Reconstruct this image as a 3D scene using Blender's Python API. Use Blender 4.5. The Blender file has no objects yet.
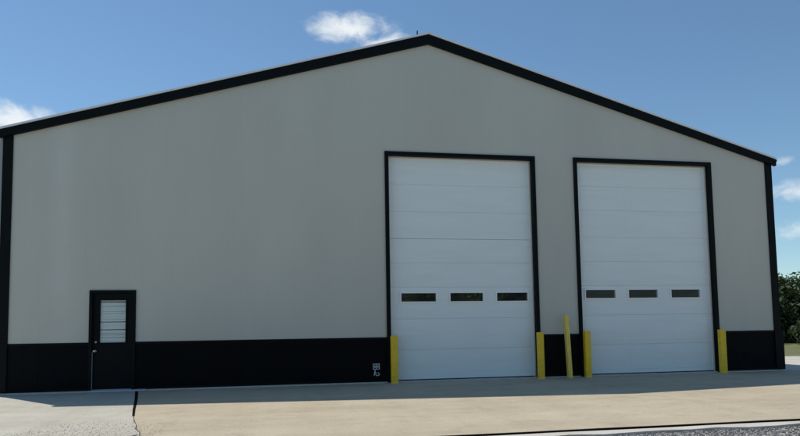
import bpy, bmesh, math, random
from mathutils import Vector, Matrix

random.seed(7)
scene = bpy.context.scene
col = scene.collection

# ------------------------------------------------------------------ camera
CAM = Vector((6.237, -14.21, 1.22))
yaw, pitch, roll = 0.175, 0.070, -0.016
fw = Vector((math.sin(yaw)*math.cos(pitch), math.cos(yaw)*math.cos(pitch), math.sin(pitch)))
rt = Vector((math.cos(yaw), -math.sin(yaw), 0)); up = rt.cross(fw)
rt, up = rt*math.cos(roll)+up*math.sin(roll), up*math.cos(roll)-rt*math.sin(roll)
cd = bpy.data.cameras.new('camera'); cam = bpy.data.objects.new('camera', cd); col.objects.link(cam)
cd.sensor_width = 36; cd.lens = 27.0; cd.shift_y = 0.0872; cd.clip_end = 3000; cd.clip_start = 0.05
cam.matrix_world = Matrix(((rt.x, up.x, -fw.x, CAM.x), (rt.y, up.y, -fw.y, CAM.y), (rt.z, up.z, -fw.z, CAM.z), (0, 0, 0, 1)))
scene.camera = cam

# ------------------------------------------------------------------ light
SUN = Vector((-0.36, 0.39, 1.0)).normalized()
elev = math.asin(SUN.z)
sd = bpy.data.lights.new('sun', 'SUN'); sun = bpy.data.objects.new('sun', sd); col.objects.link(sun)
sd.energy = 2.85; sd.angle = math.radians(0.53); sd.color = (1.0, 0.935, 0.83)
sun.rotation_euler = SUN.to_track_quat('Z', 'Y').to_euler(); sun.location = (-20, 20, 40)

scene.view_settings.view_transform = 'Standard'
scene.view_settings.look = 'None'
scene.view_settings.exposure = 0.45
scene.view_settings.gamma = 1.0
scene.view_settings.use_curve_mapping = False

w = bpy.data.worlds.new('World'); scene.world = w; w.use_nodes = True
nt = w.node_tree; nt.nodes.clear(); N = nt.nodes; Lk = nt.links
sky = N.new('ShaderNodeTexSky'); sky.sky_type = 'NISHITA'; sky.sun_disc = False
sky.sun_elevation = elev; sky.sun_rotation = math.atan2(SUN.x, SUN.y)
sky.altitude = 200; sky.air_density = 1.0; sky.dust_density = 0.05; sky.ozone_density = 2.0
SKY_STRENGTH = 0.084
CLOUD = (9.2, 8.3, 8.4)
tc = N.new('ShaderNodeTexCoord')

def mth(op, a, b=None, clamp=False):
    n = N.new('ShaderNodeMath'); n.operation = op; n.use_clamp = clamp
    for i, v in enumerate((a, b)):
        if v is None: continue
        if isinstance(v, (int, float)): n.inputs[i].default_value = v
        else: Lk.new(v, n.inputs[i])
    return n.outputs[0]

def vdot(v, c):
    n = N.new('ShaderNodeVectorMath'); n.operation = 'DOT_PRODUCT'; Lk.new(v, n.inputs[0]); n.inputs[1].default_value = c
    return n.outputs['Value']

nz = N.new('ShaderNodeTexNoise'); nz.inputs['Scale'].default_value = 22; nz.inputs['Detail'].default_value = 9
nz.inputs['Roughness'].default_value = 0.62; nz.inputs['Distortion'].default_value = 0.4
mp = N.new('ShaderNodeMapping'); mp.inputs['Scale'].default_value = (1, 1, 1.7)
Lk.new(tc.outputs['Generated'], mp.inputs['Vector']); Lk.new(mp.outputs[0], nz.inputs['Vector'])
noise = nz.outputs['Fac']
# cloud list: azimuth (deg from +Y to the right), elevation (deg), half width, half height (deg), strength
CLOUDS = [(5.6, 27.4, 3.6, 1.25, 1.25), (9.0, 26.1, 2.6, .9, 1.1), (-24.0, 17.1, 4.6, 1.25, 1.35), (45.2, 10.6, 3.6, 0.9, 1.0),
          (45.0, 7.6, 3.2, 0.9, .75), (43.3, 13.0, 1.1, 0.45, .85), (62, 9, 9, 1.6, 1.0), (95, 20, 9, 2.4, 1.0),
          (150, 24, 10, 2.8, 1.0), (190, 14, 12, 2.4, 1.0), (235, 20, 11, 2.4, 1.0), (-70, 16, 9, 2.2, 1.0)]
total = None
for az, el, hw_, hh, st in CLOUDS:
    a, e = math.radians(az), math.radians(el)
    d = Vector((math.sin(a)*math.cos(e), math.cos(a)*math.cos(e), math.sin(e)))
    r = Vector((math.cos(a), -math.sin(a), 0)); u = r.cross(d)
    s = N.new('ShaderNodeVectorMath'); s.operation = 'SUBTRACT'; Lk.new(tc.outputs['Generated'], s.inputs[0]); s.inputs[1].default_value = d
    c = N.new('ShaderNodeCombineXYZ')
    Lk.new(vdot(s.outputs[0], r/math.sin(math.radians(hw_))), c.inputs[0])
    Lk.new(vdot(s.outputs[0], u/math.sin(math.radians(hh))), c.inputs[1])
    Lk.new(vdot(s.outputs[0], d/0.4), c.inputs[2])
    ln = N.new('ShaderNodeVectorMath'); ln.operation = 'LENGTH'; Lk.new(c.outputs[0], ln.inputs[0])
    b = mth('MULTIPLY', mth('MAXIMUM', mth('SUBTRACT', 1.35, ln.outputs['Value']), 0.0), st)
    total = b if total is None else mth('MAXIMUM', total, b)
dens = mth('ADD', total, mth('MULTIPLY', mth('SUBTRACT', noise, 0.5), 3.2))
mr = N.new('ShaderNodeMapRange'); mr.interpolation_type = 'SMOOTHSTEP'
mr.inputs[1].default_value = 0.1; mr.inputs[2].default_value = 1.9; mr.inputs[4].default_value = 0.92
Lk.new(dens, mr.inputs[0])
gate = mth('MULTIPLY', total, 4.0, True)
alpha = mth('MULTIPLY', mr.outputs[0], gate)
mix = N.new('ShaderNodeMix'); mix.data_type = 'RGBA'
Lk.new(alpha, mix.inputs['Factor']); Lk.new(sky.outputs[0], mix.inputs['A']); mix.inputs['B'].default_value = (*CLOUD, 1)
bg = N.new('ShaderNodeBackground'); bg.inputs['Strength'].default_value = SKY_STRENGTH
tint = N.new('ShaderNodeMix'); tint.data_type = 'RGBA'; tint.blend_type = 'MULTIPLY'; tint.inputs['Factor'].default_value = 1   # one white balance for the whole sky
Lk.new(mix.outputs['Result'], tint.inputs['A']); tint.inputs['B'].default_value = (.86, 1.0, 1.0, 1)
Lk.new(tint.outputs['Result'], bg.inputs['Color'])
out = N.new('ShaderNodeOutputWorld'); Lk.new(bg.outputs[0], out.inputs[0])

# ------------------------------------------------------------------ materials
def material(name, base, rough=0.6, var=0.0, vscale=3.0, bump=0.0, bscale=40.0, metallic=0.0, spec=0.5, stretch=(1, 1, 1), second=None):
    m = bpy.data.materials.new(name); m.use_nodes = True
    t = m.node_tree; p = t.nodes['Principled BSDF']
    p.inputs['Base Color'].default_value = (*base, 1); p.inputs['Roughness'].default_value = rough
    p.inputs['Metallic'].default_value = metallic; p.inputs['Specular IOR Level'].default_value = spec
    co = t.nodes.new('ShaderNodeTexCoord'); mpn = t.nodes.new('ShaderNodeMapping'); mpn.inputs['Scale'].default_value = stretch
    t.links.new(co.outputs['Object'], mpn.inputs['Vector'])
    if var or second:
        n = t.nodes.new('ShaderNodeTexNoise'); n.inputs['Scale'].default_value = vscale; n.inputs['Detail'].default_value = 6; n.inputs['Roughness'].default_value = .6
        t.links.new(mpn.outputs[0], n.inputs['Vector'])
        r = t.nodes.new('ShaderNodeValToRGB'); r.color_ramp.elements[0].position = .3; r.color_ramp.elements[1].position = .7
        hi = second or tuple(min(1, c*(1+var)) for c in base)
        lo = base if second else tuple(c*(1-var) for c in base)
        r.color_ramp.elements[0].color = (*lo, 1); r.color_ramp.elements[1].color = (*hi, 1)
        t.links.new(n.outputs['Fac'], r.inputs[0]); t.links.new(r.outputs[0], p.inputs['Base Color'])
    if bump:
        n2 = t.nodes.new('ShaderNodeTexNoise'); n2.inputs['Scale'].default_value = bscale; n2.inputs['Detail'].default_value = 5
        t.links.new(mpn.outputs[0], n2.inputs['Vector'])
        bn = t.nodes.new('ShaderNodeBump'); bn.inputs['Strength'].default_value = bump; bn.inputs['Distance'].default_value = .01
        t.links.new(n2.outputs['Fac'], bn.inputs['Height']); t.links.new(bn.outputs[0], p.inputs['Normal'])
    return m

M = {}
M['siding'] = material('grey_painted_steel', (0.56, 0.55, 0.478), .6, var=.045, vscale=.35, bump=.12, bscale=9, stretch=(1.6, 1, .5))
M['black'] = material('black_painted_steel', (0.0022, 0.0042, 0.0046), .6, var=.25, vscale=2.5, bump=.03, bscale=6, spec=.15)
M['wains'] = material('black_wainscot_steel', (0.0022, 0.0030, 0.0042), .6, var=.3, vscale=1.6, spec=.10)
M['door'] = material('white_painted_door', (0.84, 0.88, 0.85), .55, var=.03, vscale=1.2, bump=.05, bscale=3, stretch=(.6, 1, 5))
M['frame'] = material('bright_white_frame', (0.90, 0.91, 0.90), .4)
M['seal'] = material('cream_weather_seal', (0.62, 0.58, 0.50), .6, var=.08)
M['rubber'] = material('black_rubber', (0.012, 0.012, 0.013), .8)
M['roof'] = material('white_roof_steel', (0.78, 0.79, 0.80), .4, var=.03)
M['pipe'] = material('grey_downspout_steel', (0.33, 0.34, 0.34), .45, var=.05)
M['yellow'] = material('yellow_safety_paint', (0.92, 0.57, 0.025), .5, var=.14, vscale=9, bump=.12, bscale=25)
M['wood'] = material('weathered_yellow_paint', (0.88, 0.62, 0.13), .7, var=.22, vscale=7, bump=.3, bscale=18, stretch=(3, 3, .4))
M['metal'] = material('satin_brass_metal', (0.62, 0.52, 0.40), .35, metallic=.9)
M['steel'] = material('satin_steel', (0.5, 0.5, 0.5), .4, metallic=.9)
M['plastic'] = material('pale_grey_plastic', (0.55, 0.56, 0.57), .5)
M['blind'] = material('white_blind_slat', (0.88, 0.89, 0.87), .6, var=.03, vscale=6)
M['foundation'] = material('pale_foundation_concrete', (0.52, 0.50, 0.46), .9, var=.12, vscale=5, bump=.3)
M['bark'] = material('brown_bark', (0.09, 0.065, 0.045), .9, var=.3, vscale=8, bump=.6, bscale=12)
M['sealant'] = material('black_joint_sealant', (0.006, 0.006, 0.007), .9, spec=.05)
M['grass'] = material('dry_lawn', (0.075, 0.085, 0.030), .95, second=(0.19, 0.185, 0.070), vscale=1.1, bump=.8, bscale=14)

def pale_streak(m, xc, half):  # mixes a soft-edged paler vertical band into the base colour
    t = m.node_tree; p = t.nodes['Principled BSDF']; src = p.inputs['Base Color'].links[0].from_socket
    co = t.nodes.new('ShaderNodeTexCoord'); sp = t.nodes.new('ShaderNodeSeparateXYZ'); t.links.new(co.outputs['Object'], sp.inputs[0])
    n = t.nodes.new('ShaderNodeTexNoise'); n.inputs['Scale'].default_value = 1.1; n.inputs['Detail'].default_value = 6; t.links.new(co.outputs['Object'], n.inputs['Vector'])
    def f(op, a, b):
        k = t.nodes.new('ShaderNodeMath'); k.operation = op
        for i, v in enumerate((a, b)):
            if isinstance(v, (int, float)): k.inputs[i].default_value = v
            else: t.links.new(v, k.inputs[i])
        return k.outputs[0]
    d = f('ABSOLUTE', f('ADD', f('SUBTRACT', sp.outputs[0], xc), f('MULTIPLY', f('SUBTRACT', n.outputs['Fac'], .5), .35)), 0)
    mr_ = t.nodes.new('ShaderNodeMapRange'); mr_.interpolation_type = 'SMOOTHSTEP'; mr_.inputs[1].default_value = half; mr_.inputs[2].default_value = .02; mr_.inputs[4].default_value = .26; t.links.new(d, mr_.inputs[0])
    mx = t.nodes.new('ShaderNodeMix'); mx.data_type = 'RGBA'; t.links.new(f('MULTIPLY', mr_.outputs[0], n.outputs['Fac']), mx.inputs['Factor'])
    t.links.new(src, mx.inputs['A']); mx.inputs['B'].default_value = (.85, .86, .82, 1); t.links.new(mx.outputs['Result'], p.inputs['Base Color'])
pale_streak(M['siding'], 1.22, .42)

def glass_mat(name, refl, dust=0.0):
    m = bpy.data.materials.new(name); m.use_nodes = True; t = m.node_tree; t.nodes.clear()
    o = t.nodes.new('ShaderNodeOutputMaterial'); mx = t.nodes.new('ShaderNodeMixShader')
    tr = t.nodes.new('ShaderNodeBsdfTransparent'); tr.inputs[0].default_value = (.95, .97, .96, 1)
    gl = t.nodes.new('ShaderNodeBsdfGlossy'); gl.inputs['Roughness'].default_value = .02
    lw = t.nodes.new('ShaderNodeLayerWeight'); pw = t.nodes.new('ShaderNodeMath'); pw.operation = 'POWER'; pw.inputs[1].default_value = 5
    lw.inputs[0].default_value = .5; t.links.new(lw.outputs['Facing'], pw.inputs[0])
    fr = t.nodes.new('ShaderNodeMath'); fr.operation = 'MULTIPLY_ADD'; fr.inputs[1].default_value = .9; fr.inputs[2].default_value = refl; t.links.new(pw.outputs[0], fr.inputs[0])
    t.links.new(fr.outputs[0], mx.inputs[0]); t.links.new(gl.outputs[0], mx.inputs[2]); t.links.new(mx.outputs[0], o.inputs[0])
    df = t.nodes.new('ShaderNodeBsdfDiffuse'); df.inputs[0].default_value = (.42, .43, .42, 1); m2 = t.nodes.new('ShaderNodeMixShader')
    n = t.nodes.new('ShaderNodeTexNoise'); n.inputs['Scale'].default_value = 9; n.inputs['Detail'].default_value = 5
    k = t.nodes.new('ShaderNodeMath'); k.operation = 'MULTIPLY'; k.inputs[1].default_value = dust*2; t.links.new(n.outputs['Fac'], k.inputs[0]); t.links.new(k.outputs[0], m2.inputs[0])
    t.links.new(tr.outputs[0], m2.inputs[1]); t.links.new(df.outputs[0], m2.inputs[2]); t.links.new(m2.outputs[0], mx.inputs[1])
    return m
M['glass'] = glass_mat('window_glass', .17, .03)
M['glass_dusty'] = glass_mat('dusty_window_glass', .10, .10)
M['glass_clear'] = glass_mat('clear_window_glass', .02)

def concrete_mat(name, lo, hi, pit=None):
    m = bpy.data.materials.new(name); m.use_nodes = True; t = m.node_tree; p = t.nodes['Principled BSDF']
    p.inputs['Roughness'].default_value = .9; p.inputs['Specular IOR Level'].default_value = .25
    co = t.nodes.new('ShaderNodeTexCoord')
    def noise_(sc, det, vec=None, rg=.6):
        n = t.nodes.new('ShaderNodeTexNoise'); n.inputs['Scale'].default_value = sc; n.inputs['Detail'].default_value = det; n.inputs['Roughness'].default_value = rg
        t.links.new(vec or co.outputs['Object'], n.inputs['Vector']); return n.outputs['Fac']
    def ramp(f, a, ca, b, cb):
        r = t.nodes.new('ShaderNodeValToRGB'); r.color_ramp.elements[0].position = a; r.color_ramp.elements[1].position = b
        r.color_ramp.elements[0].color = (*ca, 1); r.color_ramp.elements[1].color = (*cb, 1); t.links.new(f, r.inputs[0]); return r.outputs[0]
    def mixc(f, a, b, mode='MIX'):
        n = t.nodes.new('ShaderNodeMix'); n.data_type = 'RGBA'; n.blend_type = mode
        for k, v in (('Factor', f), ('A', a), ('B', b)):
            if isinstance(v, (int, float)): n.inputs[k].default_value = v
            elif isinstance(v, tuple): n.inputs[k].default_value = (*v, 1)
            else: t.links.new(v, n.inputs[k])
        return n.outputs['Result']
    mpn = t.nodes.new('ShaderNodeMapping'); mpn.inputs['Scale'].default_value = (.35, 1.3, 1); t.links.new(co.outputs['Object'], mpn.inputs['Vector'])
    c = ramp(noise_(.9, 8, mpn.outputs[0]), .32, lo, .68, hi)
    c = mixc(1.0, c, ramp(noise_(45, 3), .3, (.84, .84, .84), .62, (1.04, 1.04, 1.04)), 'MULTIPLY')
    c = mixc(1.0, c, ramp(noise_(2.6, 9, None, .75), .34, (.86, .85, .84), .50, (1, 1, 1)), 'MULTIPLY')
    # faint wheel streaks that run in towards the doors
    mp2 = t.nodes.new('ShaderNodeMapping'); mp2.inputs['Scale'].default_value = (1.5, .10, 1); t.links.new(co.outputs['Object'], mp2.inputs['Vector'])
    c = mixc(.55, c, ramp(noise_(1.2, 5, mp2.outputs[0]), .35, (.88, .87, .86), .6, (1, 1, 1)), 'MULTIPLY')
    h = noise_(60, 6)
    if pit:
        px, py, pr = pit
        vm = t.nodes.new('ShaderNodeVectorMath'); vm.operation = 'DISTANCE'; t.links.new(co.outputs['Object'], vm.inputs[0]); vm.inputs[1].default_value = (px, py, -.1)
        mr_ = t.nodes.new('ShaderNodeMapRange'); mr_.inputs[1].default_value = pr; mr_.inputs[2].default_value = pr*.25; t.links.new(vm.outputs['Value'], mr_.inputs[0])
        ad = t.nodes.new('ShaderNodeMath'); ad.operation = 'MULTIPLY_ADD'; t.links.new(noise_(1.6, 6), ad.inputs[0]); ad.inputs[1].default_value = 1.4; ad.inputs[2].default_value = -.7
        ad2 = t.nodes.new('ShaderNodeMath'); ad2.operation = 'ADD'; ad2.use_clamp = True; t.links.new(ad.outputs[0], ad2.inputs[0]); t.links.new(mr_.outputs[0], ad2.inputs[1])
        vo = t.nodes.new('ShaderNodeTexVoronoi'); vo.inputs['Scale'].default_value = 48; t.links.new(co.outputs['Object'], vo.inputs['Vector'])
        spots = ramp(vo.outputs['Distance'], .22, (1, 1, 1), .42, (0, 0, 0))
        th = t.nodes.new('ShaderNodeMath'); th.operation = 'GREATER_THAN'; th.inputs[1].default_value = .56; t.links.new(noise_(33, 2), th.inputs[0])
        m1 = t.nodes.new('ShaderNodeMath'); m1.operation = 'MULTIPLY'; t.links.new(spots, m1.inputs[0]); t.links.new(th.outputs[0], m1.inputs[1])
        m2 = t.nodes.new('ShaderNodeMath'); m2.operation = 'MULTIPLY'; t.links.new(m1.outputs[0], m2.inputs[0]); t.links.new(ad2.outputs[0], m2.inputs[1])
        c = mixc(m2.outputs[0], c, (.12, .112, .10))
    t.links.new(c, p.inputs['Base Color'])
    bn = t.nodes.new('ShaderNodeBump'); bn.inputs['Strength'].default_value = .35; bn.inputs['Distance'].default_value = .004
    t.links.new(h, bn.inputs['Height']); t.links.new(bn.outputs[0], p.inputs['Normal'])
    return m
M['concrete'] = concrete_mat('tan_concrete', (0.43, 0.375, 0.277), (0.515, 0.45, 0.342))
M['concrete_left'] = concrete_mat('grey_worn_concrete', (0.445, 0.423, 0.358), (0.515, 0.493, 0.423), pit=(3.3, -5.7, 2.0))
M['strip'] = concrete_mat('pale_edge_concrete', (0.50, 0.475, 0.42), (0.60, 0.57, 0.51))

def gravel_mat(name, cols, scale):
    m = bpy.data.materials.new(name); m.use_nodes = True; t = m.node_tree; p = t.nodes['Principled BSDF']; p.inputs['Roughness'].default_value = .95
    p.inputs['Specular IOR Level'].default_value = .2
    co = t.nodes.new('ShaderNodeTexCoord'); vo = t.nodes.new('ShaderNodeTexVoronoi'); vo.inputs['Scale'].default_value = scale
    t.links.new(co.outputs['Object'], vo.inputs['Vector'])
    sp = t.nodes.new('ShaderNodeSeparateColor'); t.links.new(vo.outputs['Color'], sp.inputs[0])
    r = t.nodes.new('ShaderNodeValToRGB'); t.links.new(sp.outputs[0], r.inputs[0])
    r.color_ramp.elements[0].color = (*cols[0], 1); r.color_ramp.elements[1].color = (*cols[-1], 1)
    for i, c in enumerate(cols[1:-1]):
        e = r.color_ramp.elements.new((i+1)/(len(cols)-1)); e.color = (*c, 1)
    t.links.new(r.outputs[0], p.inputs['Base Color'])
    bn = t.nodes.new('ShaderNodeBump'); bn.inputs['Strength'].default_value = 1; bn.inputs['Distance'].default_value = .012; bn.invert = True
    t.links.new(vo.outputs['Distance'], bn.inputs['Height']); t.links.new(bn.outputs[0], p.inputs['Normal'])
    return m
M['lot'] = gravel_mat('grey_gravel_bed', [(.17, .17, .165), (.36, .35, .33), (.27, .265, .25), (.50, .48, .45), (.31, .30, .28), (.56, .54, .51)], 42)
def stone_mat():
    m = bpy.data.materials.new('crushed_stone'); m.use_nodes = True; t = m.node_tree; p = t.nodes['Principled BSDF']; p.inputs['Roughness'].default_value = .95
    g = t.nodes.new('ShaderNodeNewGeometry'); r = t.nodes.new('ShaderNodeValToRGB')
    r.color_ramp.elements[0].color = (.08, .082, .088, 1); r.color_ramp.elements[1].color = (.46, .45, .43, 1)
    e = r.color_ramp.elements.new(.6); e.color = (.19, .19, .19, 1)
    t.links.new(g.outputs['Random Per Island'], r.inputs[0]); t.links.new(r.outputs[0], p.inputs['Base Color'])
    return m
M['stone'] = stone_mat()
def leaf_mat(name, lo, hi):
    m = bpy.data.materials.new(name); m.use_nodes = True; t = m.node_tree; p = t.nodes['Principled BSDF']; p.inputs['Roughness'].default_value = .6
    g = t.nodes.new('ShaderNodeNewGeometry'); r = t.nodes.new('ShaderNodeValToRGB')
    r.color_ramp.elements[0].color = (*lo, 1); r.color_ramp.elements[1].color = (*hi, 1)
    t.links.new(g.outputs['Random Per Island'], r.inputs[0]); t.links.new(r.outputs[0], p.inputs['Base Color'])
    tl = t.nodes.new('ShaderNodeBsdfTranslucent'); t.links.new(r.outputs[0], tl.inputs[0])
    mx = t.nodes.new('ShaderNodeMixShader'); mx.inputs[0].default_value = .25
    o = t.nodes['Material Output']; t.links.new(p.outputs[0], mx.inputs[1]); t.links.new(tl.outputs[0], mx.inputs[2]); t.links.new(mx.outputs[0], o.inputs[0])
    return m
M['leaf'] = leaf_mat('dark_green_leaves', (.026, .050, .014), (.075, .120, .034))
M['leaf2'] = leaf_mat('olive_green_leaves', (.040, .058, .022), (.095, .120, .050))

# ------------------------------------------------------------------ mesh helpers
class MB:
    def __init__(s): s.v = []; s.f = []
    def quad(s, a, b, c, d):
        n = len(s.v); s.v += [a, b, c, d]; s.f.append((n, n+1, n+2, n+3))
    def box(s, x0, x1, y0, y1, z0, z1):
        n = len(s.v)
        s.v += [(x0, y0, z0), (x1, y0, z0), (x1, y1, z0), (x0, y1, z0), (x0, y0, z1), (x1, y0, z1), (x1, y1, z1), (x0, y1, z1)]
        s.f += [tuple(n+i for i in q) for q in ((0, 3, 2, 1), (4, 5, 6, 7), (0, 1, 5, 4), (1, 2, 6, 5), (2, 3, 7, 6), (3, 0, 4, 7))]
        return s
    def prism(s, poly, axis, a, b):
        # poly: list of 2D points; axis 'y' -> (x,z) swept in y; 'z' -> (x,y); 'x' -> (y,z)
        k = len(poly); n = len(s.v)
        mk = {'y': lambda p, t: (p[0], t, p[1]), 'z': lambda p, t: (p[0], p[1], t), 'x': lambda p, t: (t, p[0], p[1])}[axis]
        s.v += [mk(p, a) for p in poly] + [mk(p, b) for p in poly]
        s.f.append(tuple(range(n+k-1, n-1, -1))); s.f.append(tuple(range(n+k, n+2*k)))
        for i in range(k): j = (i+1) % k; s.f.append((n+i, n+j, n+k+j, n+k+i))
        return s
    def tube(s, pts, radii, seg=10):
        base = len(s.v); pts = [Vector(p) for p in pts]
        for i, p in enumerate(pts):
            d = (pts[min(i+1, len(pts)-1)]-pts[max(i-1, 0)]).normalized()
            a = d.orthogonal().normalized() if abs(d.z) < .999 else Vector((1, 0, 0)); b = d.cross(a)
            if i and a.dot(pa) < 0: a, b = -a, -b
            pa = a
            for k in range(seg):
                t = 2*math.pi*k/seg; s.v.append(tuple(p+(a*math.cos(t)+b*math.sin(t))*radii[i]))
        for i in range(len(pts)-1):
            for k in range(seg):
                k2 = (k+1) % seg
                s.f.append((base+i*seg+k, base+i*seg+k2, base+(i+1)*seg+k2, base+(i+1)*seg+k))
        s.f.append(tuple(base+k for k in range(seg-1, -1, -1))); s.f.append(tuple(base+(len(pts)-1)*seg+k for k in range(seg)))
        return s
    def build(s, name, mat, parent=None, bevel=0.0, smooth=False, loc=None, fix=True):
        me = bpy.data.meshes.new(name); me.from_pydata(s.v, [], s.f)
        if fix or bevel:
            bm = bmesh.new(); bm.from_mesh(me)
            if fix: bmesh.ops.recalc_face_normals(bm, faces=bm.faces)
            if bevel: bmesh.ops.bevel(bm, geom=list(bm.edges), offset=bevel, segments=2, profile=.7, affect='EDGES')
            bm.to_mesh(me); bm.free()
        if smooth:
            for p in me.polygons: p.use_smooth = True
        me.materials.append(M[mat]); o = bpy.data.objects.new(name, me); col.objects.link(o)
        if parent: o.parent = parent
        if loc: o.location = loc
        return o

def tag(o, label=None, cat=None, group=None, kind=None):
    for k, v in (('label', label), ('category', cat), ('group', group), ('kind', kind)):
        if v: o[k] = v
    return o
def empty(name, loc=(0, 0, 0)):
    o = bpy.data.objects.new(name, None); col.objects.link(o); o.location = loc; o.empty_display_size = .3; return o

# ------------------------------------------------------------------ dimensions
W, HE, HA, HW, D = 19.12, 5.75, 8.56, 1.03, 26.0
MD0, MD1, MDH = 1.795, 2.758, 2.20
A0, A1, AH = 8.414, 12.28, 5.57
B0, B1, BH = 13.33, 17.288, 5.58
def roofz(x): return HE + (HA-HE)*(1-abs(x-W/2)/(W/2))
def gz(y): return -0.035 + 0.012*min(y, 0) if y < 0 else -0.035        # apron falls away from the wall

# ------------------------------------------------------------------ ground
S = 900
g = MB(); g.quad((-S, -S, -.36), (S, -S, -.36), (S, S, -.36), (-S, S, -.36)); tag(g.build('ground', 'grass', fix=False), kind='structure')
lot = MB()
lot.v = [(-60, -62, -.235), (80, -62, -.235), (80, -6.6, -.172), (-60, -6.6, -.172)]; lot.f = [(0, 1, 2, 3)]
tag(lot.build('gravel_lot', 'lot', fix=False), kind='structure')

JOINT = [(2.80, 0.0), (3.06, -1.1), (3.28, -2.05), (3.51, -3.1), (3.71, -3.95), (3.79, -4.25), (3.86, -4.5), (3.99, -4.9), (4.05, -5.2), (4.19, -5.55), (4.27, -5.9), (4.41, -6.4), (4.49, -6.62), (4.55, -6.74)]
YF = -6.75
def slab(name, poly, mat, top=None, thick=.2):
    k = len(poly); m = MB(); top = top or (lambda x, y: gz(y))
    m.v = [(x, y, top(x, y)) for x, y in poly] + [(x, y, top(x, y)-thick) for x, y in poly]
    m.f = [tuple(range(k)), tuple(range(2*k-1, k-1, -1))] + [(i, k+i, k+(i+1) % k, (i+1) % k) for i in range(k)]
    return tag(m.build(name, mat), kind='structure')
def gapw(i): return .022 if i < 4 else (.004 + .008*random.random())
rnd = random.Random(3)
gaps = [gapw(i) for i in range(len(JOINT))]
leftp = [(x-gaps[i], y-.02 if i == 0 else y) for i, (x, y) in enumerate(JOINT)]
rightp = [(x+gaps[i], y-.02 if i == 0 else y) for i, (x, y) in enumerate(JOINT)]
slab('concrete_pavement', [(-9, -.02)] + [(-9, -6.74)] + leftp[::-1], 'concrete_left')
front = [(4.62+.8*i, YF + rnd.uniform(-.012, .012)) for i in range(28)]
slab('concrete_pavement', [p for p in rightp] + front + [(27.0, YF), (27.0, -.02)], 'concrete')
slab('concrete_pavement', [(W+.05, -.012), (27.0, -.012), (27.0, 5.6), (24.5, 6.2), (W+.05, 6.4)], 'strip', top=lambda x, y: gz(0)-.004)
# joint filler
jf = MB()
for i in range(4):
    (xa, ya), (xb, yb) = JOINT[i], JOINT[i+1]
    ya = min(ya, -.021)
    wd = (.030, .029, .027, .024)[i]; we = (.029, .027, .024, .019)[i]
    jf.quad((xa-wd, ya, gz(ya)+.005), (xb-we, yb, gz(yb)+.005), (xb+we, yb, gz(yb)+.005), (xa+wd, ya, gz(ya)+.005))
for (xa, ya), (xb, yb) in (((4.20, -5.72), (4.08, -5.93)), ((4.08, -5.93), (3.90, -6.08))):
    jf.quad((xa-.012, ya, gz(ya)+.005), (xb-.009, yb, gz(yb)+.005), (xb+.009, yb-.015, gz(yb)+.005), (xa+.012, ya-.01, gz(ya)+.005))
tag(jf.build('joint_filler', 'sealant'), kind='structure')
jd = MB()
for (xa, ya), (xb, yb) in zip(JOINT[4:-1], JOINT[5:]):
    jd.quad((xa-.03, ya, gz(ya)-.03), (xb-.03, yb, gz(yb)-.03), (xb+.03, yb, gz(yb)-.03), (xa+.03, ya, gz(ya)-.03))
tag(jd.build('joint_dirt', 'sealant'), kind='structure')
# pale concrete edge strip in front of the apron, split by a dark open joint
es = []
x = 4.2; top_e = []; bot_e = []
while x < 27:
    top_e.append((x, YF-.045-.022*abs(math.sin(x*1.3))-rnd.uniform(0, .012))); bot_e.append((x, YF-.27-rnd.uniform(-.05, .05))); x += .42
slab('concrete_edge_strip', bot_e + top_e[::-1], 'strip', top=lambda x, y: gz(y)-.018, thick=.12)
ff = MB(); ff.prism([(YF-.030, gz(YF)-.003), (YF-.014, gz(YF)-.003), (YF-.014, gz(YF)-.12), (YF-.030, gz(YF)-.12)], 'x', 4.6, 26.9); tag(ff.build('joint_filler', 'sealant'), kind='structure')
ds = MB(); ds.quad((4.3, YF+.05, gz(YF)-.075), (4.3, YF-.12, gz(YF)-.075), (27, YF-.12, gz(YF)-.075), (27, YF+.05, gz(YF)-.075)); tag(ds.build('joint_dirt', 'sealant'), kind='structure')

# loose crushed stone (nobody could count it)
def stones(name, n, region, size, zfun, seed):
    r = random.Random(seed); m = MB()
    for i in range(n):
        p = region(r)
        if p is None: continue
        x, y = p; s = r.uniform(*size); z = zfun(x, y)+s*.25
        ax = [Vector((r.gauss(0, 1), r.gauss(0, 1), r.gauss(0, 1))).normalized() for _ in range(1)][0]
        bx = ax.orthogonal().normalized(); cx = ax.cross(bx); b = len(m.v)
        for d_, k in ((ax, 1), (-ax, .8), (bx, .9), (-bx, 1), (cx, .7), (-cx, .8)):
            q = d_*s*k*r.uniform(.45, .75); m.v.append((x+q.x, y+q.y, z+q.z*.8))
        for a_, b_, c_ in ((0, 2, 4), (2, 1, 4), (1, 3, 4), (3, 0, 4), (2, 0, 5), (1, 2, 5), (3, 1, 5), (0, 3, 5)): m.f.append((b+a_, b+b_, b+c_))
    return tag(m.build(name, 'stone', fix=False), kind='stuff')
def lotz(x, y): return -.172 - (-7.0-y)*.08/37.0
o = stones('gravel', 26000, lambda r: (lambda x, y: (x, y))(r.uniform(4.6, 16), YF-.24-abs(r.gauss(0, 1.2))), (.010, .030), lotz, 1)
tag(o, 'loose grey crushed stone along the pale edge of the concrete', 'gravel')
o = stones('stone_chips', 5000, lambda r: (lambda x, y: (x, y) if (x-3.4)**2/1.2+(y+5.9)**2/2.2 < 1.2*r.random()+.1 else None)(r.uniform(1.6, 4.5), r.uniform(-6.7, -4.0)), (.004, .012), lambda x, y: gz(y), 5)
tag(o, 'small loose stone chips on the broken concrete by the joint', 'gravel')

# ------------------------------------------------------------------ building
B = tag(empty('metal_building'), 'grey gabled steel building with black trim and two tall white overhead doors', 'building')

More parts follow.
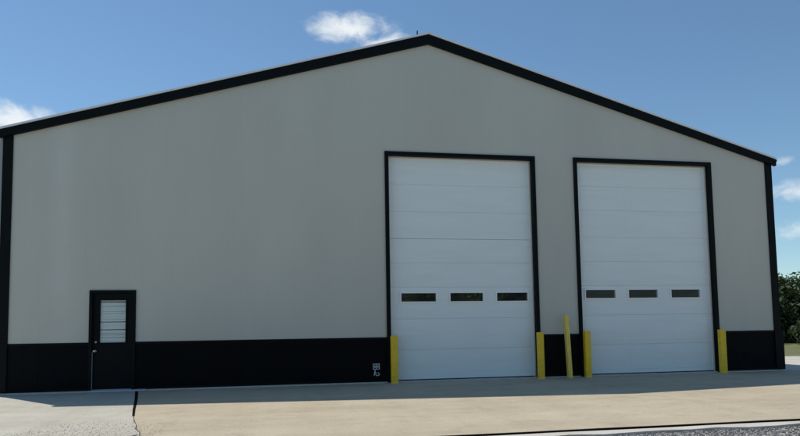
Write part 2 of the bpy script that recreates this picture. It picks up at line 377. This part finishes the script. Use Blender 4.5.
MBf = MB().box(-.015, W+.015, -.018, D, -.33, -.001); MBf.build('foundation', 'foundation', B)

RIB = .3048
def profile(u0, u1, cuts, amp):
    us = set([u0, u1]); us.update(c for c in cuts if u0 < c < u1)
    k = math.floor(u0/RIB)
    while k*RIB < u1:
        for off in (.10, .118, .150, .168):
            if u0 < k*RIB+off < u1: us.add(round(k*RIB+off, 5))
        k += 1
    us = sorted(us)
    def dep(u):
        t = (u % RIB)
        if t <= .0999 or t >= .1681: return 0
        if t < .118: return amp*(t-.10)/.018
        if t <= .150: return amp
        return amp*(.168-t)/.018
    return us, dep
def sheet(mb, u0, u1, zlo, ztop, holes, put, amp):
    cuts = [h[0] for h in holes]+[h[1] for h in holes]+[W/2]
    us, dep = profile(u0, u1, cuts, amp)
    for a, b in zip(us, us[1:]):
        if b-a < 1e-5: continue
        mid = (a+b)/2; spans = [(zlo, None)]
        for h0, h1, hz0, hz1 in holes:
            if h0 <= mid <= h1:
                ns = []
                for s0, s1 in spans:
                    top = s1 if s1 is not None else ztop(mid)
                    if hz1 <= s0 or hz0 >= top: ns.append((s0, s1)); continue
                    if hz0 > s0: ns.append((s0, hz0))
                    if hz1 < top: ns.append((hz1, s1))
                spans = ns
        for s0, s1 in spans:
            ta = ztop(a) if s1 is None else s1; tb = ztop(b) if s1 is None else s1
            mb.quad(put(a, s0, dep(a)), put(b, s0, dep(b)), put(b, tb, dep(b)), put(a, ta, dep(a)))
AMP = .0016
doors = [(MD0+.04, MD1-.04, -1, MDH-.04), (A0+.05, A1-.05, -1, AH-.05), (B0+.05, B1-.05, -1, BH-.05)]
fput = lambda u, z, d: (u, -d, z)
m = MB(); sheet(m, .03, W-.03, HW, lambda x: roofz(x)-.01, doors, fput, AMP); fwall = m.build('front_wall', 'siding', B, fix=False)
for u0, u1 in ((.03, MD0+.04), (MD1-.04, A0+.05), (A1-.05, B0+.05), (B1-.05, W-.03)):
    m = MB(); sheet(m, u0, u1, 0.0, lambda x: HW, [], lambda u, z, d: (u, -.004-d, z), AMP); m.build('wainscot', 'wains', B, fix=False)
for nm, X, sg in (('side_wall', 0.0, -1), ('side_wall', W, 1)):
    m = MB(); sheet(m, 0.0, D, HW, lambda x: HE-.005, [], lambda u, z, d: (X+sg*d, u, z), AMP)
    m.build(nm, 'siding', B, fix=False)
    m = MB(); sheet(m, 0.0, D, 0, lambda x: HW, [], lambda u, z, d: (X+sg*(.004+d), u, z), AMP); m.build('side_wainscot', 'wains', B, fix=False)
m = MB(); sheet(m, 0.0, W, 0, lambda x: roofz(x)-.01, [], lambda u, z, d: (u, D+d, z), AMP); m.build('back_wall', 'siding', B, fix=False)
# roof: ribbed white sheets, one per slope
for sg in (-1, 1):
    m = MB()
    xe = -.13 if sg < 0 else W+.13; ze = HE-(HA-HE)/(W/2)*.13
    y = -.115; ys = []
    while y < D+.1:
        ys += [(y, 0), (y+.30, 0), (y+.315, .03), (y+.335, .03), (y+.35, 0)]; y += .40
    lo = len(m.v)
    for yy, h in ys:
        m.v += [(xe, yy, ze+.045+h), (W/2, yy, HA+.045+h), (xe, yy, ze), (W/2, yy, HA)]
    for i in range(len(ys)-1):
        a = lo+4*i; b = a+4
        m.f += [(a, a+1, b+1, b), (a+2, b+2, b+3, a+3), (a, b, b+2, a+2)]
    m.f += [(lo, lo+2, lo+3, lo+1), tuple(len(m.v)-4+k for k in (0, 1, 3, 2))]
    m.build('roof', 'roof', B)
    # rake trim along the gable
    m = MB(); th = .235
    poly = [(xe, ze-.002), (W/2, HA-.002), (W/2, HA-th), (xe, ze-th+.06)]
    m.prism(poly, 'y', -.095, -.012); m.build('rake_trim', 'black', B)
    # gutter
    x0 = -.15 if sg < 0 else W+.02
    m = MB(); m.prism([(x0, ze-.005), (x0+.13, ze-.005), (x0+.13, ze-.13), (x0+.03 if sg < 0 else x0, ze-.13)] if sg < 0 else [(x0, ze-.005), (x0+.15, ze-.005), (x0+.13, ze-.06), (x0+.09, ze-.13), (x0, ze-.13)], 'y', -.09, D)
    m.build('gutter', 'black', B)
m = MB(); m.prism([(W/2-.17, HA-.012), (W/2, HA+.075), (W/2+.17, HA-.012), (W/2, HA+.038)], 'y', -.10, D+.05); m.build('ridge_cap', 'roof', B)
# corner trims (upper), wainscot corners stand a little prouder
for sg in (-1, 1):
    X = 0 if sg < 0 else W
    a, b = (X-.03, X+.17) if sg < 0 else (X-.17, X+.03)
    m = MB(); zt = HE-.09
    m.prism([(a, -.030), (b, -.030), (b, -.001), (X, -.001), (X, .17), (a, .17)] if sg < 0 else [(a, -.030), (b, -.030), (b, .17), (X, .17), (X, -.001), (a, -.001)], 'z', HW+.021, zt)
    m.build('corner_trim', 'black', B)
    a, b = (X-.09, X+.17) if sg < 0 else (X-.17, X+.09)
    m = MB(); m.prism([(a, -.036), (b, -.036), (b, -.012), (X, -.012), (X, .17), (a, .17)] if sg < 0 else [(a, -.036), (b, -.036), (b, .17), (X, .17), (X, -.012), (a, -.012)], 'z', .004, HW+.02)
    m.build('wainscot_corner_trim', 'black', B)
# wainscot cap flashing, between the openings
for xa, xb in ((.171, MD0-.001), (MD1+.001, A0-.001), (A1+.001, B0-.001), (B1+.001, W-.171)):
    m = MB(); m.prism([(-.030, HW-.03), (-.030, HW+.002), (-.004, HW+.022), (-.004, HW-.03)], 'x', xa, xb); m.build('wainscot_cap', 'black', B)
    m = MB(); m.prism([(-.024, .003), (-.024, .045), (-.012, .055), (-.012, .003)], 'x', xa, xb); m.build('base_trim', 'black', B)
# downspout at the left corner
m = MB(); m.box(-.115, -.035, .02, .12, .1, HE-.32); m.prism([(-.115, HE-.32), (-.035, HE-.32), (-.03, HE-.17), (-.11, HE-.17)], 'y', .02, .12)
ds_ = m.build('downspout', 'pipe', B)
# vent pipe by the ridge
m = MB(); m.tube([(W/2-.15, .55, roofz(W/2-.15)), (W/2-.15, .55, HA+.40)], [.018, .016], 10); m.build('vent_pipe', 'black', B)

# ---- overhead doors
def frame_u(name, x0, x1, h, tw, y0, y1, zb, mat, parent):
    m = MB(); m.prism([(x0, zb), (x0+tw, zb), (x0+tw, h-tw), (x1-tw, h-tw), (x1-tw, zb), (x1, zb), (x1, h), (x0, h)], 'y', y0, y1)
    return m.build(name, mat, parent)
def overhead(x0, x1, h, joints, wins, wz, style, jstrong=0):
    tw = .092
    frame_u('door_trim', x0, x1, h, tw, -.045, .135, -.02, 'black', B)
    d0, d1, dh = x0+tw+.001, x1-tw-.001, h-tw-.001
    door = frame_u('overhead_door', d0+.02, d1-.02, dh-.02, .06, .150, .165, .05, 'steel', B)
    # pale weather seal round the opening
    frame_u('weather_seal', d0, d1, dh, .028, .082, .104, .0, 'seal', door)
    s0, s1 = d0+.012, d1-.012
    tops = list(joints)
    for i, (z0, z1) in enumerate(zip(tops, tops[1:])):
        g0 = .0030 if abs(z0-jstrong) < .01 else .0012; g1 = .0030 if abs(z1-jstrong) < .01 else .0012; z0 += g0; z1 -= g1
        m = MB(); Y = .108; T = .040
        holes = []
        if z0 < wz[0] < z1: holes = [(a, b, wz[0], wz[1]) for a, b in wins]
        # front skin from a grid of x and z lines with relief
        xs = sorted(set([s0, s1]+[q for h_ in holes for q in h_[:2]]))
        zs = sorted(set([z0, z1]+[q for h_ in holes for q in h_[2:]]))
        dep = {}
        if style == 'rib' :
            n = 9; st = (z1-z0)/n
            for k in range(n):
                for dz, dd in ((.0, .0), (.006, -.0016), (.012, -.0016), (.018, 0.0)):
                    z = round(z0+.02+k*st+dz, 5)
                    if z < z1-.01: dep[z] = dd
            zs = sorted(set(zs) | set(dep))
        e = .007                                             # rolled edges at the joints
        zs = sorted(set(zs) | {z0+e, z1-e})
        rings = []
        if style == 'stamp':
            cw = (s1-s0)/3
            rings = [(s0+cw*k+.10, s0+cw*(k+1)-.10, z0+.085, z1-.085) for k in range(3)] if not holes else []
            for r_ in rings:
                xs += [r_[0], r_[0]+.022, r_[1]-.022, r_[1]]; zs += [r_[2], r_[2]+.018, r_[3]-.018, r_[3]]
            xs = sorted(set(xs)); zs = sorted(set(zs))
        def yy(x, z):
            if z in (z0, z1): return Y+(.007 if abs(z-jstrong) < .01 else .0042)
            v = 0
            for r_ in rings:
                if r_[0] < x < r_[1] and r_[2] < z < r_[3]: v = .005
            return Y - v + (-dep.get(z, 0) if style == 'rib' else 0)
        idx = {}
        for a, x in enumerate(xs):
            for b, z in enumerate(zs): idx[a, b] = len(m.v); m.v.append((x, yy(x, z), z))
        for a in range(len(xs)-1):
            for b in range(len(zs)-1):
                cx, cz = (xs[a]+xs[a+1])/2, (zs[b]+zs[b+1])/2
                if any(q[0] < cx < q[1] and q[2] < cz < q[3] for q in holes): continue
                m.f.append((idx[a, b], idx[a+1, b], idx[a+1, b+1], idx[a, b+1]))
        # back skin and edges
        m.quad((s0, Y+.006, z0), (s0, Y+T, z0), (s1, Y+T, z0), (s1, Y+.006, z0)); m.quad((s0, Y+.006, z1), (s1, Y+.006, z1), (s1, Y+T, z1), (s0, Y+T, z1))
        for h_ in holes:
            a, b, c, d = h_
            m.quad((a, Y, c), (b, Y, c), (b, Y+T, c), (a, Y+T, c)); m.quad((a, Y, d), (a, Y+T, d), (b, Y+T, d), (b, Y, d))
            m.quad((a, Y, c), (a, Y+T, c), (a, Y+T, d), (a, Y, d)); m.quad((b, Y, c), (b, Y, d), (b, Y+T, d), (b, Y+T, c))
        if not holes: m.quad((s0, Y+T, z0), (s0, Y+T, z1), (s1, Y+T, z1), (s1, Y+T, z0))
        m.build('door_section', 'door', door, fix=False)
    for a, b in wins:
        f = .032; Y = .108
        m = MB()
        for (p, q, r_, s_) in ((a-f, b+f, wz[1], wz[1]+f), (a-f, b+f, wz[0]-f, wz[0]), (a-f, a, wz[0], wz[1]), (b, b+f, wz[0], wz[1])):
            m.box(p, q, Y-.028, Y-.0015, r_, s_)
        m.build('window_frame', 'frame', door)
        m = MB(); m.box(a+.001, b-.001, Y+.014, Y+.020, wz[0]+.001, wz[1]-.001); m.build('window_pane', 'glass_dusty' if style == 'stamp' else 'glass', door)
    m = MB(); m.prism([(.112, .0), (.145, .0), (.140, tops[0]), (.115, tops[0])], 'x', s0, s1); m.build('bottom_seal', 'rubber', door)
    return door
def pix(y, yb, yt, h): return (yb-y)/(yb-yt)*h
ha = AH-.092
ja = [.022]+[pix(v, 377.5, 157.5, ha) for v in (348, 318, 287, 263, 239, 212, 185)]+[ha-.004]
overhead(A0, A1, AH, ja, [(8.415+.38, 8.415+1.245), (10.02, 10.86), (11.22, 12.03)], (1.90, 2.105), 'rib', ja[5])
hb = BH-.092
jb = [.022]+[pix(v, 373, 163.5, hb) for v in (344, 315, 286, 262, 238, 211, 187)]+[hb-.004]
overhead(B0, B1, BH, jb, [(13.60, 14.43), (14.80, 15.63), (16.02, 16.86)], (1.955, 2.165), 'stamp')

# ---- entry door
f = .062
frame_u('door_frame', MD0, MD1, MDH, f, -.038, .09, .0, 'black', B)
l0, l1, lh = MD0+f+.004, MD1-f-.004, MDH-f-.004
wx0, wx1, wz0, wz1 = 2.005, 2.545, 1.04, 1.98
m = MB()
for x0, x1, z0, z1 in ((l0, wx0, .03, lh), (wx1, l1, .03, lh), (wx0, wx1, .03, wz0), (wx0, wx1, wz1, lh)): m.box(x0, x1, .02, .064, z0, z1)
ed = m.build('entry_door', 'black', B)
m = MB(); q = .03
for x0, x1, z0, z1 in ((wx0-q, wx1+q, wz1-.004, wz1+q), (wx0-q, wx1+q, wz0-q, wz0+.004), (wx0-q, wx0+.004, wz0+.004, wz1-.004), (wx1-.004, wx1+q, wz0+.004, wz1-.004)): m.box(x0, x1, .008, .0195, z0, z1)
m.build('window_frame', 'black', ed)
m = MB(); m.box(wx0+.001, wx1-.001, .026, .031, wz0+.001, wz1-.001); m.build('window_pane', 'glass_clear', ed)
slat = None; k = 0; z = wz0+.012; rr = random.Random(12)
while z < wz1-.01:
    if slat is None:
        m = MB(); m.prism([(-.004, -.0165), (.004, .0165), (.0055, .0165), (-.0025, -.0165)], 'x', wx0+.004, wx1-.004); slat = m.build('slat', 'blind', ed); sl = slat
    else: sl = slat.copy(); col.objects.link(sl); sl.parent = ed
    sl.location = (0, .045, z+rr.uniform(-.002, .002)); sl.rotation_euler = (rr.uniform(-.05, .05)+(.28 if k % 6 == 4 else 0), rr.uniform(-.006, .006), 0)
    z += .029; k += 1
def lathe(name, prof, mat, parent, loc):
    m = MB(); m.tube([(0, -y, 0) for y, r in prof], [r for y, r in prof], 14); return m.build(name, mat, parent, smooth=True, loc=loc)
hx = l0+.055
lathe('deadbolt', [(0, .030), (.012, .030), (.016, .022), (.024, .020)], 'metal', ed, (hx+.012, .0195, 1.055))
lathe('door_knob', [(0, .034), (.008, .034), (.012, .014), (.035, .014), (.042, .027), (.058, .030), (.068, .022)], 'metal', ed, (hx, .0195, .86))
m = MB(); m.box(l0-.003, l0+.010, -.006, .012, .03, .84); m.build('weather_strip', 'pipe', ed)
m = MB(); m.prism([(-.10, -.030), (-.10, -.012), (-.04, .004), (.06, .022), (.06, -.030)], 'x', MD0+.01, MD1+.25); m.build('threshold', 'plastic', ed)

# ---- small fitting on the wainscot
uf = tag(empty('utility_fitting', (8.14, -.012, .22)), 'small pale grey outdoor outlet box with looped pipe on the black wainscot', 'fitting')
m = MB(); m.box(-.075, .075, -.05, 0, .08, .205); m.build('box', 'rubber', uf, bevel=.006)
m = MB()
for x0, x1, z0, z1 in ((-.08, .08, .195, .212), (-.08, .08, .075, .090), (-.08, -.064, .09, .195), (.064, .08, .09, .195), (-.008, .008, .09, .195)): m.box(x0, x1, -.062, -.051, z0, z1)
m.build('cover_frame', 'plastic', uf)
for x in (-.036, .036):
    m = MB(); m.box(x-.017, x+.017, -.060, -.050, .12, .165); m.build('socket', 'plastic', uf)
m = MB(); m.tube([(-.03, -.03, .079), (-.03, -.03, .02), (-.045, -.035, -.02), (-.05, -.04, -.07)], [.013]*4, 8); m.build('conduit', 'plastic', uf, smooth=True)
m = MB(); pts = [(.028+.042*math.cos(t), -.04, -.035+.036*math.sin(t)) for t in [math.pi*2*i/14 for i in range(15)]]; m.tube([(-.03, -.035, .0)]+pts[5:]+pts[:4], [.011]*(1+10+4), 8); m.build('pipe_loop', 'plastic', uf, smooth=True)

# ------------------------------------------------------------------ guard posts
def bollard(xc, yc, h, wd, dp, label):
    b = tag(empty('guard_post', (xc, yc, gz(yc))), label, 'post', 'yellow guard posts at the overhead doors')
    m = MB(); m.box(-wd/2, wd/2, -dp/2, dp/2, -.12, h-.006); m.build('post', 'yellow', b, bevel=.010)
    m = MB(); m.box(-wd/2+.012, wd/2-.012, -dp/2+.012, dp/2-.012, h-.012, h+.004); m.build('cap', 'yellow', b, bevel=.005)
    m = MB(); m.box(-wd/2-.012, wd/2+.012, -dp/2-.012, dp/2+.012, -.05, .007); m.build('footing', 'foundation', b)
    return b
POSTS = [(8.560, -.15, 1.12, .165, .12, 'yellow square steel guard post beside the small grey wall fitting'),
         (12.22, -.15, 1.14, .145, .12, 'yellow guard post at the right jamb of the door with ribbed sections'),
         (13.45, -.17, 1.15, .150, .12, 'yellow guard post at the door edge next to the taller wooden post'),
         (17.27, -.13, 1.13, .155, .12, 'yellow guard post standing beside the short end wall by the building corner')]
for p in POSTS: bollard(*p)
tp = tag(empty('wooden_post', (12.94, -.22, gz(-.2))), 'tall thin faded yellow wooden post leaning before the wainscot between doors', 'post')
m = MB(); m.prism([(-.052, -.052), (.052, -.052), (.052, .052), (-.052, .052)], 'z', -.1, 1.555); pp = m.build('post', 'wood', tp, bevel=.006)
tp.rotation_euler = (0, math.radians(-2.0), 0)
m = MB(); m.box(-.046, .046, -.046, .046, 1.5545, 1.560); m.build('end_grain', 'wood', tp)

# ------------------------------------------------------------------ vegetation
def crown_mesh(name, rx, ry, rz, clumps, leaves, size, mat, seed, flat=0.0, fill=.55):
    r = random.Random(seed); m = MB()
    for c in range(clumps):
        while True:
            p = Vector((r.uniform(-1, 1), r.uniform(-1, 1), r.uniform(-1, 1)))
            if fill < p.length <= 1 and p.z > flat-1: break
        ctr = Vector((p.x*rx, p.y*ry, p.z*rz)); cr = r.uniform(.16, .34)*min(rx, rz)
        for i in range(leaves):
            d = Vector((r.gauss(0, 1), r.gauss(0, 1), r.gauss(0, .8))).normalized()*cr*r.random()**.4
            q = ctr+d; nrm = (d.normalized()+Vector((r.gauss(0, .6), r.gauss(0, .6), r.gauss(0, .6)+.3))).normalized()
            a = nrm.orthogonal().normalized(); a = (Matrix.Rotation(r.random()*6.28, 3, nrm) @ a); b = nrm.cross(a); s = size*r.uniform(.6, 1.3)
            m.quad(tuple(q-a*s*.5), tuple(q+b*s*.33), tuple(q+a*s*.6), tuple(q-b*s*.33))
    me = bpy.data.meshes.new(name); me.from_pydata(m.v, [], m.f); me.materials.append(M[mat]); return me
def trunk_mesh(name, h, r0, seed, spread):
    r = random.Random(seed); m = MB()
    m.tube([(0, 0, -.3), (.05, 0, h*.3), (.0, .06, h*.6), (.08, .05, h*.95)], [r0*1.25, r0, r0*.75, r0*.3], 9)
    for k in range(6):
        a = k*1.05+r.random()*.5; z = h*r.uniform(.3, .65); L = spread*r.uniform(.6, .9)
        m.tube([(0, 0, z), (math.cos(a)*L*.5, math.sin(a)*L*.5, z+L*.35), (math.cos(a)*L, math.sin(a)*L, z+L*.8)], [r0*.5, r0*.3, r0*.1], 6)
    me = bpy.data.meshes.new(name); me.from_pydata(m.v, [], m.f); me.materials.append(M['bark']); return me
KINDS = [(crown_mesh('crown', 3.1, 3.1, 3.0, 150, 62, .32, 'leaf', 11, .0, .35), trunk_mesh('trunk', 4.6, .22, 1, 2.4), 3.3),
         (crown_mesh('crown', 3.5, 3.2, 3.4, 160, 62, .34, 'leaf', 23, .0, .35), trunk_mesh('trunk', 5.2, .26, 2, 2.6), 3.7)]
def tree(x, y, kind, sc, rot, label, group, gzv=-.36, low=1.0):
    t = tag(empty('tree', (x, y, gzv)), label, 'tree', group); t.scale = (sc, sc, sc); t.rotation_euler = (0, 0, rot)
    cm, tm, cz = KINDS[kind]
    o = bpy.data.objects.new('trunk', tm); col.objects.link(o); o.parent = t
    o = bpy.data.objects.new('crown', cm); col.objects.link(o); o.parent = t; o.location = (0, 0, cz*low)
rr = random.Random(5)
for i, x in enumerate((43.0, 50.2, 57.5, 65.0)):
    tree(x, 38+rr.uniform(-1, 1), i % 2, rr.uniform(.95, 1.05), rr.random()*6, 'dark green leafy tree behind the row of trees beyond the lawn', 'trees behind the row', low=.8)
for i, x in enumerate((40.2, 44.4, 47.9, 51.6, 55.4, 59.5, 64, 69, 74, 80)):
    tree(x, 31+rr.uniform(-1.5, 2.0)+i*.3, i % 2, rr.uniform(.86, .98), rr.random()*6, 'dark green leafy tree in the row beyond the lawn behind the building', 'trees beyond the lawn', low=.80)
for i in range(28):
    tree(-24+i*4.6+rr.uniform(-1, 1), -70+rr.uniform(-2, 2)-(i % 2)*5, (i+1) % 2, rr.uniform(1.35, 1.7), rr.random()*6, 'leafy tree across the gravel lot opposite the overhead doors', 'trees across the lot')
bush_me = crown_mesh('foliage', 1.25, 1.2, .95, 75, 46, .15, 'leaf2', 41, .35, .5)
def bush(x, y, sc, rot, label, group=None):
    t = tag(empty('bush', (x, y, -.36)), label, 'bush', group); t.scale = sc; t.rotation_euler = (0, 0, rot)
    o = bpy.data.objects.new('foliage', bush_me); col.objects.link(o); o.parent = t; o.location = (0, 0, .78)
    m = MB()
    for k in range(5):
        a = k*1.26; m.tube([(0, 0, -.1), (math.cos(a)*.3, math.sin(a)*.3, .4), (math.cos(a)*.7, math.sin(a)*.7, 1.0)], [.04, .03, .012], 6)
    m.build('stem', 'bark', t)
bush(44.6, 24.9, (1.15, 1.15, 1.15), .3, 'rounded olive green bush standing on the lawn before the trees', 'bushes on the lawn')
bush(48.3, 26.0, (1.3, 1.3, 1.1), 1.9, 'rounded olive green bush standing on the lawn before the trees', 'bushes on the lawn')
bush(42.3, 26.4, (.72, .72, .95), 2.6, 'small narrow grey green bush close beside the building corner', None)
bush(54.0, 27.0, (1.2, 1.2, 1.2), 4.0, 'rounded olive green bush standing on the lawn before the trees', 'bushes on the lawn')
